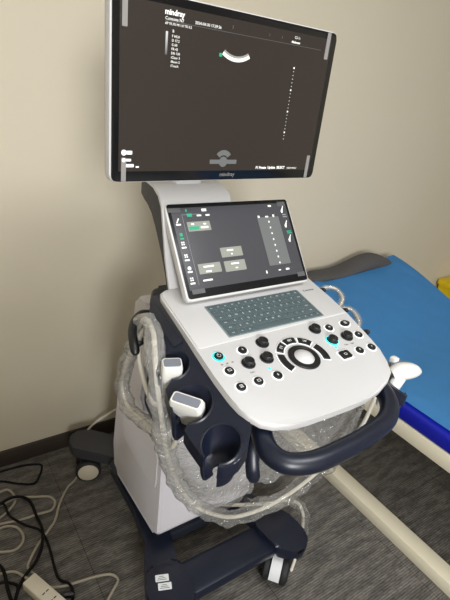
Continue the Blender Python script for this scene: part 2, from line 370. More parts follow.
# --- probe trays with cups: flanks that slope down and out from the panel edge
def tray_frame(s):
    ex = Vector((s, 0, 0)); ey = Vector((0, math.cos(TAU), math.sin(TAU))); en = Vector((0, -math.sin(TAU), math.cos(TAU)))
    X = ex * math.cos(TA) - en * math.sin(TA)
    M = Matrix((X, ey, Vector((0, 0, 1)))).transposed().to_4x4(); M.translation = pf(-.230 if s < 0 else .165, 0, -.0135 if s < 0 else -.03); return M
CUPS = [(.061, .188, .0365), (.065, .293, .0405), (.054, .396, .034)]
SLOT = -.5                                  # slots open outwards and a little to the front
def tray(s):
    F = tray_frame(s)
    out = roundpoly([(-.012, .60), (.006, .607), (.03, .57), (.046, .50), (.066, .435), (.088, .385), (.103, .32), (.105, .235), (.101, .178), (.085, .150), (.055, .140), (.025, .152), (.0, .178), (-.014, .215)][::-s], .022, 4)
    b = bmesh.new(); prism(b, out, -.030, 0, F, bev=.004, bseg=2)
    o = obj('probe_tray', b, NAVY, MACH)
    cb = bmesh.new()
    for x, y, r in CUPS:
        prism(cb, [(x + r * math.cos(2 * PI * i / 40), y + r * math.sin(2 * PI * i / 40)) for i in range(40)][::-s], -.1, .05, F)
        c2 = bmesh.new(); Ms = F @ T(x, y) @ Matrix.Rotation(SLOT, 4, 'Z')
        prism(c2, [(.02, -.0155), (.09, -.0155), (.09, .0155), (.02, .0155)][::-s], -.1, .05, Ms); join(cb, c2)
    cut = obj('cutter', cb, NAVY, None)
    md = o.modifiers.new('cut', 'BOOLEAN'); md.object = cut; md.solver = 'EXACT'; md.use_self = True
    dg = bpy.context.evaluated_depsgraph_get(); me = bpy.data.meshes.new_from_object(o.evaluated_get(dg)); o.modifiers.clear(); o.data = me
    me.set_sharp_from_angle(angle=math.radians(35)); bpy.data.objects.remove(cut)
    for x, y, r in CUPS:
        half = math.asin(.0155 / r); a0 = SLOT + half; a1 = a0 + 2 * PI - 2 * half; n = 40
        prof = [(r + .006, -.002), (r - .002, -.060), (r - .010, -.068), (.010, -.069), (.010, -.064), (r - .012, -.063), (r - .006, -.057), (r, .0012), (r + .0025, .0022)]
        b = bmesh.new()
        V = [[b.verts.new(F @ Vector((x + q * math.cos(a0 + (a1 - a0) * i / n), y + q * math.sin(a0 + (a1 - a0) * i / n), z))) for i in range(n + 1)] for q, z in prof]
        W = V + [V[0]]
        for p, c in zip(W, W[1:]):
            for i in range(n): b.faces.new((p[i], p[i + 1], c[i + 1], c[i]))
        b.faces.new([q[0] for q in V]); b.faces.new([q[-1] for q in V][::-1])
        obj('probe_cup', b, NAVY, o)
    return o
tray(-1); tray(1)
TL = tray_frame(-1)

for x, y in ((.231, .52), (.229, .425), (.219, .335)):
    b = bmesh.new(); tube(b, [pf(x - .03, y, -.03), pf(x + .004, y - .006, -.016), pf(x + .009, y - .012, -.012), pf(x + .010, y - .02, -.006)], .007, 10, 5); obj('side_hook', b, NAVYD, cons)

# --- front handle
b = bmesh.new()
tube(b, [(-.175, .225, .962), (-.196, .185, .955), (-.209, .145, .948), (-.197, .108, .945), (-.15, .087, .945), (-.08, .084, .945), (-.01, .088, .945), (.065, .10, .947), (.108, .122, .952), (.137, .160, .957), (.146, .225, .968)], .0205, 14, 8)
obj('front_handle', b, NAVY, MACH)
b = bmesh.new(); tube(b, [(-.150, .25, .945), (-.178, .228, .925), (-.196, .203, .90), (-.204, .184, .87), (-.203, .178, .85)], .014, 12, 6, flat=.6); obj('cable_hook', b, NAVY, MACH)
b = bmesh.new(); tube(b, [(-.225, .605, 1.0), (-.235, .610, 1.012), (-.258, .604, 1.018), (-.282, .585, 1.014), (-.300, .558, 1.005), (-.309, .53, .992), (-.311, .515, .978)], .011, 12, 6); obj('cable_hanger', b, BLACK, MACH)
b = bmesh.new(); tube(b, [(-.225, .60, .955), (-.26, .585, .955), (-.285, .56, .965)], .008, 10, 6); obj('cable_hanger_bar', b, BLACK, MACH)

# --- keyboard
KX0, KX1, KY0, KY1 = -.146, .146, .3965, .512
b = bmesh.new(); prism(b, rrect(KX0, KY0, KX1, KY1, .003), .001, .0032, PF, bev=.0005, both=False)
kb = obj('keyboard', b, KBD, panel); kb['label'] = 'slate grey keyboard plate'
rows = [(1, ['esc'] + ['F%d' % i for i in range(1, 13)] + ['del']), (1, list('`1234567890-=') + ['back']), (1, ['tab'] + list('QWERTYUIOP[]\\')),
        (1, ['caps'] + list("ASDFGHJKL;'") + ['enter']), (1, ['shift'] + list('ZXCVBNM,./') + ['up', 'shift']), (1, ['ctrl', 'fn', 'alt', '', 'alt', 'ins', '<', 'v', '>'])]
wid = {'back': 1.5, 'tab': 1.5, 'caps': 1.7, 'enter': 1.9, 'shift': 1.9, '': 5.2, 'ctrl': 1.4, 'del': 1.2}
nr = len(rows); rh = (KY1 - KY0 - .004) / nr
for ri, (_, ks) in enumerate(rows):
    tot = sum(wid.get(k, 1) for k in ks); x = KX0 + .003; sc = (KX1 - KX0 - .006) / tot
    y1 = KY1 - .002 - ri * rh; y0 = y1 - rh
    for k in ks:
        w = wid.get(k, 1) * sc; b = bmesh.new()
        prism(b, rrect(x + .0007, y0 + .0007, x + w - .0007, y1 - .0007, .0015, 2), .0030, .0042, PF, bev=.0003, both=False)
        if k: glyphs(b, k, .0075 if len(k) == 1 else .0048, PF @ T(x + w / 2, (y0 + y1) / 2, .0043), 1, align='CENTER')
        obj('key', b, [KEY, KEYT], kb); x += w

# --- buttons, knobs and trackball on the panel
def button(x, y, sym, rx=.0102, ry=.0102, halo=LED, square=False):
    b = bmesh.new(); k = 1.45
    def oval(a, c): return rrect(x - a, y - c, x + a, y + c, .004) if square else [(x + a * math.cos(2 * PI * i / 24), y + c * math.sin(2 * PI * i / 24)) for i in range(24)]
    prism(b, oval(rx + .0035, ry + .0035), -.001, .0008, PF, mi=1)
    prism(b, oval(rx, ry), .0005, .0042, PF, bev=.0008, both=False)
    Mg = PF @ T(x, y, .0044)
    if sym == 'power':
        for i in range(10):
            a = PI / 2 + .6 + (2 * PI - 1.2) * i / 10; box(b, -.0008, -.0004, 0, .0008, .0004, .0002, Mg @ Matrix.Rotation(a + PI / 2, 4, 'Z') @ T(0, -.0042, 0), mi=2)
        box(b, -.0004, .0015, 0, .0004, .006, .0002, Mg, mi=2)
    elif sym == 'frame':
        for q in ((-.004, -.003, .004, -.0022), (-.004, .0022, .004, .003), (-.004, -.003, -.0032, .003), (.0032, -.003, .004, .003)): box(b, q[0], q[1], 0, q[2], q[3], .0002, Mg, mi=2)
    elif sym == 'lines':
        for q in (-.003, 0, .003): box(b, -.004, q - .0005, 0, .004, q + .0005, .0002, Mg, mi=2)
    elif sym: glyphs(b, sym, .0068, Mg, 2, align='CENTER')
    return obj('button', b, [BLACK, halo, UIW], panel)
button(-.200, .353, 'power', halo=CYAN)['label'] = 'power button with a cyan glow'
for x, y, s in ((-.201, .308, 'frame'), (-.202, .262, 'lines'), (-.158, .263, 'frame'), (-.108, .263, 'B'), (-.139, .353, 'C'), (.125, .354, 'M'), (.186, .309, 'R'), (.184, .262, 'P'), (.143, .263, 'D')):
    button(x, y, s)
button(.182, .355, 'lines', rx=.0145)
button(.094, .263, 'frame', rx=.0145, ry=.0115, square=True)
def knob(x, y, lit=None):
    b = bmesh.new(); lathe(b, [(.0145, .0), (.0145, .0022), (.0118, .0025), (.0118, .010), (.0112, .012), (.0098, .0128), (.0085, .012), (0, .012)], PF @ T(x, y), 28)
    k = obj('knob', b, BLACK, panel)
    b = bmesh.new(); lathe(b, [(.0155, .0005), (.0155, .003), (.0147, .003), (.0147, .0005)], PF @ T(x, y), 28); obj('knob_ring', b, lit or CHAR, k)
for x, y in ((-.149, .314), (-.100, .314), (-.080, .359), (.082, .360), (.148, .313)): knob(x, y)
knob(.098, .313, CYAN)
b = bmesh.new(); lathe(b, [(.001, .0005), (.0375, .0005), (.0375, .003), (.036, .0042), (.030, .0045), (.0285, .003), (.001, .003)], PF @ T(-.012, .289), 40); obj('trackball_ring', b, BLACK, panel)
b = bmesh.new(); rr = .034; lathe(b, [(rr * math.sin(a), .0125 - rr + rr * math.cos(a) ) for a in [i * .95 / 8 for i in range(9)]][::-1] if False else [(rr * math.sin(i * .95 / 8), .0125 - rr + rr * math.cos(i * .95 / 8)) for i in range(9)][::-1], PF @ T(-.012, .289), 36); obj('trackball', b, WHITE, panel)
def arc_button(a0, a1, r0=.0475, r1=.0635, sym=None):
    c = (-.012, .289); n = 10; A = [math.radians(a0 + (a1 - a0) * i / n) for i in range(n + 1)]
    def ring(q0, q1, da): 
        B = [A[0] - da] + A[1:-1] + [A[-1] + da]
        return [(c[0] + q1 * math.cos(a), c[1] + q1 * math.sin(a)) for a in B] + [(c[0] + q0 * math.cos(a), c[1] + q0 * math.sin(a)) for a in B[::-1]]
    b = bmesh.new(); prism(b, ring(r0 - .002, r1 + .002, .035), -.001, .0007, PF, mi=1); prism(b, ring(r0, r1, 0), .0004, .0038, PF, bev=.0008, both=False)
    am = math.radians((a0 + a1) / 2); rm = (r0 + r1) / 2
    Mg = PF @ T(c[0] + rm * math.cos(am), c[1] + rm * math.sin(am), .004)
    if sym: glyphs(b, sym, .008, Mg @ Matrix.Rotation(am - PI / 2, 4, 'Z'), 2, align='CENTER')
    obj('trackball_key', b, [BLACK, LED, UIW], panel)
arc_button(156, 204); arc_button(114, 146, sym='[=]'); arc_button(74, 106, sym='SET'); arc_button(34, 66, sym='UP'); arc_button(-24, 24)
b = bmesh.new()
for x in (-.208, -.195, -.182): box(b, x, .328, .0001, x + .005, .331, .0006, PF)
obj('indicator_mark', b, TAB, panel)
b = bmesh.new(); 
for x, y in ((-.155, .290), (.145, .290), (.125, .291)): glyphs(b, 'Gain', .006, PF @ T(x, y, .0002), align='CENTER')
obj('knob_lettering', b, INK, panel)
b = bmesh.new(); lathe(b, [(.003, 0), (.003, .001), (0, .0014)], PF @ T(-.112, .287), 12); obj('indicator_light', b, CYAN, panel)
b = bmesh.new(); lathe(b, [(.003, 0), (.003, .001), (0, .0014)], PF @ T(.09, .291), 12); obj('indicator_light', b, CYAN, panel)

# --- touch screen
TW, TH, TT = .3718, .2327, .6486
TO = Vector((-.1852, .5053, 1.0907))
TF = frame(TO, (1, 0, 0), (0, math.sin(TT), math.cos(TT)))
b = bmesh.new(); prism(b, rrect(-.005, -.005, TW + .003, TH + .0015, .011), -.020, -.0015, TF, bev=.005); ts = obj('touch_screen', b, WHITE, MACH)
b = bmesh.new(); prism(b, rrect(0, 0, TW, TH, .008), -.002, 0, TF); obj('touch_glass', b, GLASS, ts)
b = bmesh.new(); prism(b, rrect(.008, .020, TW - .008, TH - .010, .001), -.0005, .0004, TF); tsp = obj('touch_display', b, TSCREEN, ts)
b = bmesh.new(); box(b, .06, .0, -.034, TW - .06, .03, -.018, TF, bev=.006); obj('touch_hinge', b, CHAR, ts)
def rects(name, lst, m, F, par, n0=.0005, n1=.0008):
    for q in lst:
        b = bmesh.new(); prism(b, rrect(*q, min(.0015, abs(q[2]-q[0])*.3, abs(q[3]-q[1])*.3), 2), n0, n1, F); obj(name, b, m, par)
for q in ((-.0, .212, .034, .223), (.012, .010, .047, .021), (.34, .012, .366, .024), (.335, .214, .362, .226)): rects('corner_film_tab', [q], TABD, TF, ts)
rects('menu_button', [(.043, .162, .107, .186)], UIP, TF, tsp); rects('menu_button', [(.117, .089, .181, .114)], UIP, TF, tsp)
rects('menu_button', [(.044, .055, .107, .080)], UIP, TF, tsp); rects('menu_button', [(.118, .052, .181, .079)], UIP, TF, tsp)
rects('slider_panel', [(.256, .052, .328, .185)], UID, TF, tsp, .0004, .0006)
rects('menu_rule', [(.0345, .03, .0353, .205), (.0345, .2045, .085, .2053)], UIG, TF, tsp)
rects('green_icon', [(.016, .152, .024, .160), (.015, .144, .025, .148), (.048, .199, .062, .207), (.047, .212, .051, .219), (.046, .166, .073, .174), (.343, .134, .360, .137), (.343, .139, .358, .142)], UIGR, TF, tsp, .0009, .0012)
lst = []
for i in range(8): lst.append((.289, .171 - i * .0163 - .002, .293, .171 - i * .0163 + .003))
lst += [(.075, .199, .088, .203), (.100, .199, .112, .203), (.092, .211, .106, .218), (.301, .213, .312, .218), (.048, .148 - .111, .075, .041), (.258, .184, .264, .190), (.283, .184, .293, .188), (.308, .184, .314, .191),
        (.078, .168, .100, .173), (.088, .177, .096, .181), (.054, .178, .062, .182), (.135, .104, .155, .108), (.146, .094, .150, .098), (.058, .070, .088, .074), (.062, .058, .078, .062), (.138, .069, .162, .073), (.148, .058, .156, .061), (.305, .035, .317, .040), (.238, .033, .242, .041), (.28, .036, .288, .039)]
rects('screen_icon', lst, UIW, TF, tsp, .0009, .0012)
for k, y in enumerate((.187, .130, .099, .070, .042)):
    b = bmesh.new()
    if k == 0: prism(b, [(.015, y - .001), (.017, y - .003), (.025, y + .009), (.022, y + .010)], .0009, .0012, TF)
    elif k == 3: lathe(b, [(.0035, .0009), (.0035, .0012), (.0048, .0012), (.0048, .0009)], TF @ T(.020, y + .003), 16)
    else:
        for q in ((.015, y, .0185, y + .0035), (.020, y, .0235, y + .0035), (.015, y + .005, .0185, y + .0085), (.020, y + .005, .0235, y + .0085)): prism(b, rrect(*q, .0003, 1), .0009, .0012, TF)
    prism(b, rrect(.013, y - .008, .026, y - .004, .0005, 1), .0009, .0012, TF)
    obj('menu_icon', b, UIW, tsp)
for y in (.205, .163, .122):
    b = bmesh.new(); prism(b, [(.342, y - .011), (.346, y - .012), (.351, y + .003), (.354, y + .008), (.352, y + .009), (.347, y + .002), (.341, y - .005)], .0009, .0012, TF); obj('probe_icon', b, UIW, tsp)
rects('probe_caption', [(.343, .181, .358, .184), (.343, .187, .356, .190)], UIG, TF, tsp, .0009, .0012)

# --- monitor
MW, MH = .5453, .3251
MX = Vector((.9995, .0304, 0)).normalized()
MF = frame((-.359, .544, 1.354), MX, (0, 0, 1))
b = bmesh.new(); prism(b, rrect(-.0035, -.0012, MW + .001, MH + .002, .015), -.024, -.002, MF, bev=.005, bseg=3)
mon = obj('monitor', b, WHITE, MACH)
b = bmesh.new(); prism(b, rrect(.04, .04, MW - .04, MH - .05, .03), -.05, -.02, MF, bev=.012); obj('monitor_back', b, WHITE2, mon)
b = bmesh.new(); prism(b, rrect(0, 0, MW, MH, .013), -.003, 0, MF, bev=.0012, both=False); obj('monitor_glass', b, GLASS, mon)
b = bmesh.new(); prism(b, rrect(.014, .020, MW - .016, MH - .014, .001), -.0005, .0003, MF); mp = obj('monitor_display', b, SCREEN, mon)
for q in ((.0175, .266, .0275, MH - .001), (.5135, .270, .5245, MH - .001), (.0195, .001, .0295, .046), (.5145, .001, .5245, .055)): rects('corner_film_tab', [q], TAB, MF, mon, .0004, .0012)
def txt(name, s, u, v, size, m, F, par, bold=0, align='LEFT'):
    b = bmesh.new(); glyphs(b, s, size, F @ T(u, v, .0008), bold=bold, align=align); return obj(name, b, m, par, smooth=False)
txt('screen_text', 'mindray', .099, .3005, .0125, UIW, MF, mp, .0004)
txt('screen_text', 'Consona N7', .100, .2905, .0075, UIW, MF, mp)
txt('screen_text', 'AP 93.3% MI 1.0 TIS 0.2', .100, .2825, .0058, UIW, MF, mp)
txt('screen_text', '2024-04-30 17:39:36', .163, .292, .0072, UIW, MF, mp)
txt('screen_text', 'B', .116, .2715, .0065, UIW, MF, mp)
for i, s in enumerate(['F H5.0', 'D 17.2', 'G 60', 'FR 42', 'DR 130', 'iClear 3', 'iBeam 2', 'iTouch']): txt('screen_text', s, .1155, .2635 - i * .007, .006, UIW, MF, mp)
txt('screen_text', 'C5-1s', .432, .301, .0068, UIW, MF, mp, align='RIGHT'); txt('screen_text', 'Abdomen', .433, .292, .0062, UIW, MF, mp, .0002, align='RIGHT')
txt('screen_text', 'mindray', .2735, .0115, .0125, TAB, MF, mon, align='CENTER')
txt('screen_text', 'F1 Freeze  Update  SELECT', .354, .026, .0080, UIW, MF, mp, .0003); txt('screen_text', 'VIEW MENU', .452, .0245, .0058, UIW, MF, mp)
b = bmesh.new(); n = 12
V = [[b.verts.new(MF @ Vector((.1025 + dx, .232 + .038 * i / n, .0008))) for dx in (0, .0045)] for i in range(n + 1)]
for i in range(n): b.faces.new((V[i][0], V[i][1], V[i + 1][1], V[i + 1][0]))
GM = bpy.data.materials.new('grey_scale_ramp'); GM.use_nodes = True; nt = GM.node_tree; bs = nt.nodes['Principled BSDF']
tc = nt.nodes.new('ShaderNodeTexCoord'); sp = nt.nodes.new('ShaderNodeSeparateXYZ'); mr = nt.nodes.new('ShaderNodeMapRange')
nt.links.new(tc.outputs['Generated'], sp.inputs[0]); nt.links.new(sp.outputs[2], mr.inputs[0]); mr.inputs[3].default_value = .05; mr.inputs[4].default_value = 1
nt.links.new(mr.outputs[0], bs.inputs['Emission Color']); bs.inputs['Emission Strength'].default_value = .9; bs.inputs['Base Color'].default_value = (.05, .05, .05, 1)
obj('grey_scale_bar', b, GM, mp, smooth=False)
# ultrasound image fan, green marker, depth ticks, status icons
b = bmesh.new(); cx, cy = .2655, .301; n = 16
for (q0, q1, mi) in ((.0535, .0575, 1), (.0575, .064, 0)):
    A = [math.radians(-90 - 33 + 66 * i / n) for i in range(n + 1)]
    prism(b, [(cx + q1 * math.cos(a), cy + q1 * math.sin(a)) for a in A] + [(cx + q0 * math.cos(a), cy + q0 * math.sin(a)) for a in A[::-1]], .0005, .0008, MF, mi=mi)
obj('ultrasound_image', b, [UIW, UIP], mp)
rects('green_icon', [(.2235, .2425, .2305, .2490)], UIGR, MF, mp)
b = bmesh.new()
for i in range(21):
    v = .243 - i * .00755; q = .0022 if i % 6 == 0 else .0009
    prism(b, rrect(.427 - q, v - q, .427 + q * .7, v + q * .7, q * .3, 1), .0005, .0008, MF)
obj('depth_scale', b, UIW, mp)
rects('screen_rule', [(.10, .2865, .5, .287), (.250, .294, .2508, .300), (.345, .294, .3455, .299), (.38, .294, .3805, .299)], UID, MF, mp)
rects('status_icon', [(.030, .052, .042, .059), (.028, .039, .040, .044), (.022, .028, .046, .034), (.050, .027, .057, .030)], UIW, MF, mp)
b = bmesh.new(); lathe(b, [(.0055, .0013), (.0055, .0016), (.0, .0016)], MF @ T(.0245, .0555), 16); lathe(b, [(.004, .0013), (.004, .0016), (.0, .0016)], MF @ T(.0245, .0415), 16); obj('status_icon', b, UIW, mp)
b = bmesh.new(); prism(b, rrect(.224, .0345, .296, .0435, .001), .0005, .0008, MF)
lathe(b, [(.011, .0005), (.011, .0009), (0, .0009)], MF @ T(.2595, .039), 20)
A = [math.radians(38 + 104 * i / 10) for i in range(11)]
prism(b, [(.2595 + .024 * math.cos(a), .040 + .024 * math.sin(a)) for a in A] + [(.2595 + .013 * math.cos(a), .040 + .013 * math.sin(a)) for a in A[::-1]], .0005, .0008, MF)
obj('trackball_icon', b, UID, mp)

# --- monitor column (leans back, curls forward under the monitor)
def col(bm, prof, x0, x1, bev): yz(bm, prof, x0, x1, bev=bev, r=.012)
front = [(.585, 1.06), (.622, 1.15), (.648, 1.245), (.655, 1.268), (.672, 1.290), (.70, 1.304), (.735, 1.309), (.775, 1.309)]
back = [(.775, 1.272), (.75, 1.270), (.728, 1.262), (.702, 1.245), (.684, 1.215), (.645, 1.16), (.61, 1.11), (.60, 1.04)]
b = bmesh.new(); yz(b, front + back, -.192, .004, bev=.006); column = obj('monitor_column', b, CHAR, MACH)
sh = [(y - .007 + (.004 if i > 4 else 0), z + (.005 if i > 3 else .001)) for i, (y, z) in enumerate(front)]
b = bmesh.new(); yz(b, sh + front[::-1], -.194, .006); obj('column_front_cover', b, WHITE, column)
b = bmesh.new(); box(b, -.13, .705, 1.30, -.05, .77, 1.56, bev=.015); obj('monitor_post', b, WHITE, column)
b = bmesh.new(); lathe(b, [(.03, -.06), (.03, .06)], frame((-.09, .67, 1.50), (1, 0, 0), (0, 0, 1)), 20)
box(b, -.14, .59, 1.45, -.04, .61, 1.55, bev=.006); obj('monitor_mount', b, CHAR, column)
b = bmesh.new(); box(b, -.16, .56, .98, .0, .66, 1.08, bev=.012); obj('column_foot', b, CHAR, column)

# ------------------------------------------------------------------ probes in the cups
def probe(name, label, cup_x, cup_y, kind, group=None, yaw=0, tilt=0, lift=0, loc=None):
    if loc is None:
        base = pf(cup_x, cup_y, CUPN + lift)
    else: base = Vector(loc)
    th = thing(name, label, 'probe', base, group)
    M = Matrix.Translation(base) @ Matrix.Rotation(yaw, 4, 'Z') @ Matrix.Rotation(tilt, 4, 'X')
    hw, hd = kind
    secs = [(-.075, .011, .011), (-.05, .014, .013), (-.02, .016, .014), (.0, .016, .014), (.012, hw * .92, hd * .95), (.02, hw, hd), (.042, hw * 1.02, hd * 1.02), (.05, hw * .93, hd * .86)]
    def ring(z, a, c): return [M @ Vector((x, y, z)) for x, y in rrect(-a, -c, a, c, min(a, c) * .55, 4)]
    b = bmesh.new(); loft(b, [ring(*s) for s in secs]); bmesh.ops.bevel(b, geom=[e for e in b.edges if len(e.link_faces) == 2 and e.calc_face_angle(0) > .9], offset=.002, segments=2, affect='EDGES')
    obj('probe_body', b, PROBE, th)
    b = bmesh.new(); loft(b, [ring(.0495, hw * .84, hd * .66), ring(.052, hw * .82, hd * .62)]); obj('lens', b, LENS, th)['label'] = 'grey lens face'
    b = bmesh.new(); loft(b, [ring(-.105, .006, .006), ring(-.095, .008, .008), ring(-.074, .0095, .0095)]); obj('strain_relief', b, CHAR, th)
    return th
def tw(x, y, z=0): return TL @ Vector((x, y, z))
probe('ultrasound_probe', 'white convex probe with small square grey lens in the rearmost left cup', 0, 0, (.0215, .0165), 'probes in the left tray', yaw=-.35, tilt=.22, loc=(-.283, .395, .968))
probe('ultrasound_probe', 'white linear probe with long grey lens in the middle left cup', 0, 0, (.034, .0145), 'probes in the left tray', yaw=-.95, tilt=.38, loc=(-.283, .310, .938))

# curved probe lying in the right holder
th = thing('ultrasound_probe', 'white probe lying sideways past the front right corner of the panel, over the bed', 'probe', (.262, .225, .93))
b = bmesh.new()
tube(b, [(.232, .215, .948), (.25, .208, .955), (.275, .20, .957), (.30, .196, .953), (.320, .192, .945)], .025, 16, 6, flat=.8, rfun=lambda t, a, p: max(.12, math.sin(PI * min(1, .22 + .76 * t)) ** .7))
obj('probe_body', b, PROBE, th)
b = bmesh.new(); tube(b, [(.255, .222, .963), (.285, .214, .963), (.312, .205, .952)], .015, 12, 6, flat=.5); obj('lens', b, LENS, th)['label'] = 'grey lens edge'
b = bmesh.new(); box(b, -.009, -.009, 0, .009, .009, .03, T(.262, .236, .948), bev=.003); obj('orientation_block', b, PROBE, th)
b = bmesh.new(); tube(b, [(.248, .200, .945), (.232, .198, .93), (.222, .20, .905), (.222, .21, .87)], .016, 12, 5); obj('probe_neck', b, PROBE, th)

# ------------------------------------------------------------------ examination bed
BED = thing('examination_bed', 'cream framed examination bed with deep blue vinyl mattress right of the scanner', 'bed', (1.15, .5, 0))
BX0, BX1, BY0, BY1 = .68, 1.62, -.75, 1.27
def sheet_z(y):
    t = max(0, min(1, (y - .55) / .7)); return .578 + .115 * t * t * (3 - 2 * t)
b = bmesh.new()
box(b, BX0, BY0, .452, BX0 + .03, BY1, .513, bev=.004); box(b, BX1 - .03, BY0, .452, BX1, BY1, .513, bev=.004)
box(b, BX0 + .03, BY0, .452, BX1 - .03, BY0 + .03, .513, bev=.004); box(b, BX0 + .03, BY1 - .03, .452, BX1 - .03, BY1, .513, bev=.004)
box(b, BX0 + .03, BY0 + .03, .48, BX1 - .03, BY1 - .03, .505); obj('bed_frame', b, CREAM, BED)
for x in (BX0 + .005, BX1 - .075):
    b = bmesh.new(); box(b, x, BY0, .0, x + .07, BY1, .055, bev=.005); obj('floor_rail', b, CREAM, BED)
    for y in (BY0 + .0, BY1 - .07):
        b = bmesh.new(); box(b, x, y, .054, x + .06, y + .06, .455, bev=.004); obj('leg', b, CREAM, BED)
b = bmesh.new(); n = 40; rings = []
for i in range(n + 1):
    y = BY0 + (BY1 - BY0) * i / n; zt = sheet_z(y) - .004; zb = .513
    rings.append([Vector((px, y, pz)) for px, pz in roundpoly([(BX0, zb), (BX1, zb), (BX1, zt), (BX0, zt)], .014, 3)])
loft(b, rings); obj('mattress', b, DBLUE, BED)['label'] = 'deep blue vinyl mattress'
# blue sheet laid on the mattress, creased a little
b = bmesh.new(); nx, ny = 60, 110; SX0, SX1, SY0, SY1 = BX0 + .022, BX1 + .004, BY0 + .02, 1.165
G = []
for i in range(nx + 1):
    row = []
    for j in range(ny + 1):
        u = i / nx; v = j / ny; x = SX0 + (SX1 - SX0) * u; y = SY0 + (SY1 + .075 * u - SY0) * v
        w = noise.noise(Vector((x * 4, y * 3, 1))) * .0045 + noise.noise(Vector((x * 13 + y * 5, y * 9, 4))) * .0022
        edge = min(1, min(u, 1 - u) * 16)
        row.append(b.verts.new((x, y, sheet_z(y) + .004 + (w + .004) * edge + .052 * u ** 2.5 * max(0, (y - .6) / .6))))
    G.append(row)
for i in range(nx):
    for j in range(ny): b.faces.new((G[i][j], G[i + 1][j], G[i + 1][j + 1], G[i][j + 1]))
g = bmesh.ops.solidify(b, geom=b.faces[:], thickness=.0015)
tag(obj('bed_sheet', b, BLUE, None, loc=(1.15, .3, .58), sharp=60), 'light blue creased sheet spread over the bed mattress', 'bed sheet')
# dark grey pillow along the head end
b = bmesh.new(); rings = []; n = 30
for i in range(n + 1):
    t = i / n; x = .94 + .66 * t
    top = .022 + .068 * math.exp(-((t - .66) / .26) ** 2) + .006 * math.sin(t * 9 + 1)
    e = min(1, math.sin(PI * min(1, t * 1.0)) * 3 + .25)
    cyy = 1.225; ry = .062 * e; z0 = sheet_z(1.225) - .002
    rings.append([Vector((x, cyy + ry * math.cos(a), z0 + (max(0, top * e) + .006) * (.5 + .5 * math.sin(a)))) for a in [2 * PI * k / 16 for k in range(16)]])
loft(b, rings); tag(obj('pillow', b, PILLOW, None, loc=(1.3, 1.225, .69)), 'dark grey cloth pillow at the head of the bed against the wall', 'pillow')
# yellow bin beyond the bed
b = bmesh.new(); P0 = rrect(2.36, 1.0, 2.66, 1.31, .03); P1 = rrect(2.345, .985, 2.675, 1.325, .03)
loft(b, [[Vector((x, y, 0)) for x, y in P0], [Vector((x, y, .43)) for x, y in P1]]); 
yb = thing('storage_bin', 'yellow bin beyond the far side of the bed, only its top corner in view', 'bin', (2.51, 1.16, 0))
obj('bin_body', b, YELLOW, yb)
b = bmesh.new(); prism(b, rrect(2.335, .975, 2.685, 1.335, .035), .43, .465, bev=.01); obj('lid', b, YELLOW, yb)

# ------------------------------------------------------------------ cables and clear plastic film
def cable(name, pts, r, m, label, cat='cable', k=8, group=None, n=8):
    b = bmesh.new(); tube(b, pts, r, n, k); return tag(obj(name, b, m, None, loc=pts[0]), label, cat, group)
Z = .006
cable('floor_cord', [(-.10, 1.30, .02), (-.27, 1.138, Z), (-.318, 1.103, Z), (-.368, 1.04, Z), (-.405, .971, Z), (-.44, .936, Z), (-.485, .896, Z), (-.522, .851, Z), (-.534, .822, Z), (-.515, .775, Z), (-.498, .73, Z), (-.46, .708, Z), (-.416, .698, Z), (-.352, .687, Z), (-.305, .670, Z), (-.290, .64, Z), (-.322, .611, Z), (-.37, .57, Z)], .0046, FBEIGE, 'long beige cord running from behind the rear wheel past the socket strip', 'cord')
cable('extension_cord', [(-.70, 1.17, Z), (-.554, 1.198, Z), (-.52, 1.186, Z), (-.511, 1.137, Z), (-.529, 1.104, Z), (-.576, 1.073, Z), (-.65, 1.05, Z)], .0046, FBEIGE, 'short beige cord curl nearest the wall at the left edge', 'cord')
cable('extension_cord', [(-.66, 1.14, Z), (-.567, 1.124, .012), (-.512, 1.133, .014), (-.443, 1.112, Z), (-.395, 1.088, Z), (-.383, 1.053, Z), (-.405, 1.022, Z), (-.45, 1.022, Z + .004), (-.52, 1.030, Z), (-.60, 1.04, .012), (-.68, 1.02, Z)], .0046, FBEIGE, 'beige cord looping once across the carpet below the wall curl', 'cord')
cable('extension_cord', [(-.68, .99, Z), (-.585, 1.026, Z), (-.538, 1.008, Z), (-.522, .971, Z), (-.526, .936, Z), (-.551, .914, Z), (-.588, .921, Z), (-.66, .96, Z)], .0046, FBEIGE, 'beige cord round loop at the left edge in front of the others', 'cord')
cable('extension_cord', [(-.72, .87, Z), (-.603, .842, Z), (-.574, .83, Z), (-.556, .80, .012), (-.546, .771, .026)], .0046, FBEIGE, 'beige cord plugged into the end of the socket strip', 'cord')
cable('black_cable', [(-.70, 1.30, Z), (-.55, 1.305, Z), (-.45, 1.30, Z), (-.385, 1.275, Z), (-.385, 1.245, Z), (-.405, 1.208, Z), (-.431, 1.182, Z), (-.479, 1.205, Z), (-.56, 1.26, Z), (-.70, 1.28, Z)], .004, BCABLE, 'thin black cable bent back on itself next to the baseboard')
cable('black_cable', [(-.68, 1.10, Z), (-.566, 1.129, .02), (-.545, 1.056, .016), (-.507, .992, .016), (-.467, .941, .02), (-.455, .879, .012), (-.459, .775, Z), (-.455, .732, Z), (-.434, .693, .018), (-.436, .653, Z), (-.48, .60, Z)], .0045, BCABLE, 'black cable running down past the socket strip to the bottom edge')
cable('black_cable', [(-.66, 1.08, Z), (-.549, 1.125, .026), (-.496, 1.124, .022), (-.466, 1.092, .012), (-.462, 1.004, .018), (-.460, .93, .03), (-.478, .87, .02), (-.509, .825, .018), (-.545, .795, .02), (-.572, .77, .012), (-.60, .72, Z)], .0055, BCABLE, 'thick black cable arching over the beige cords to the socket strip')
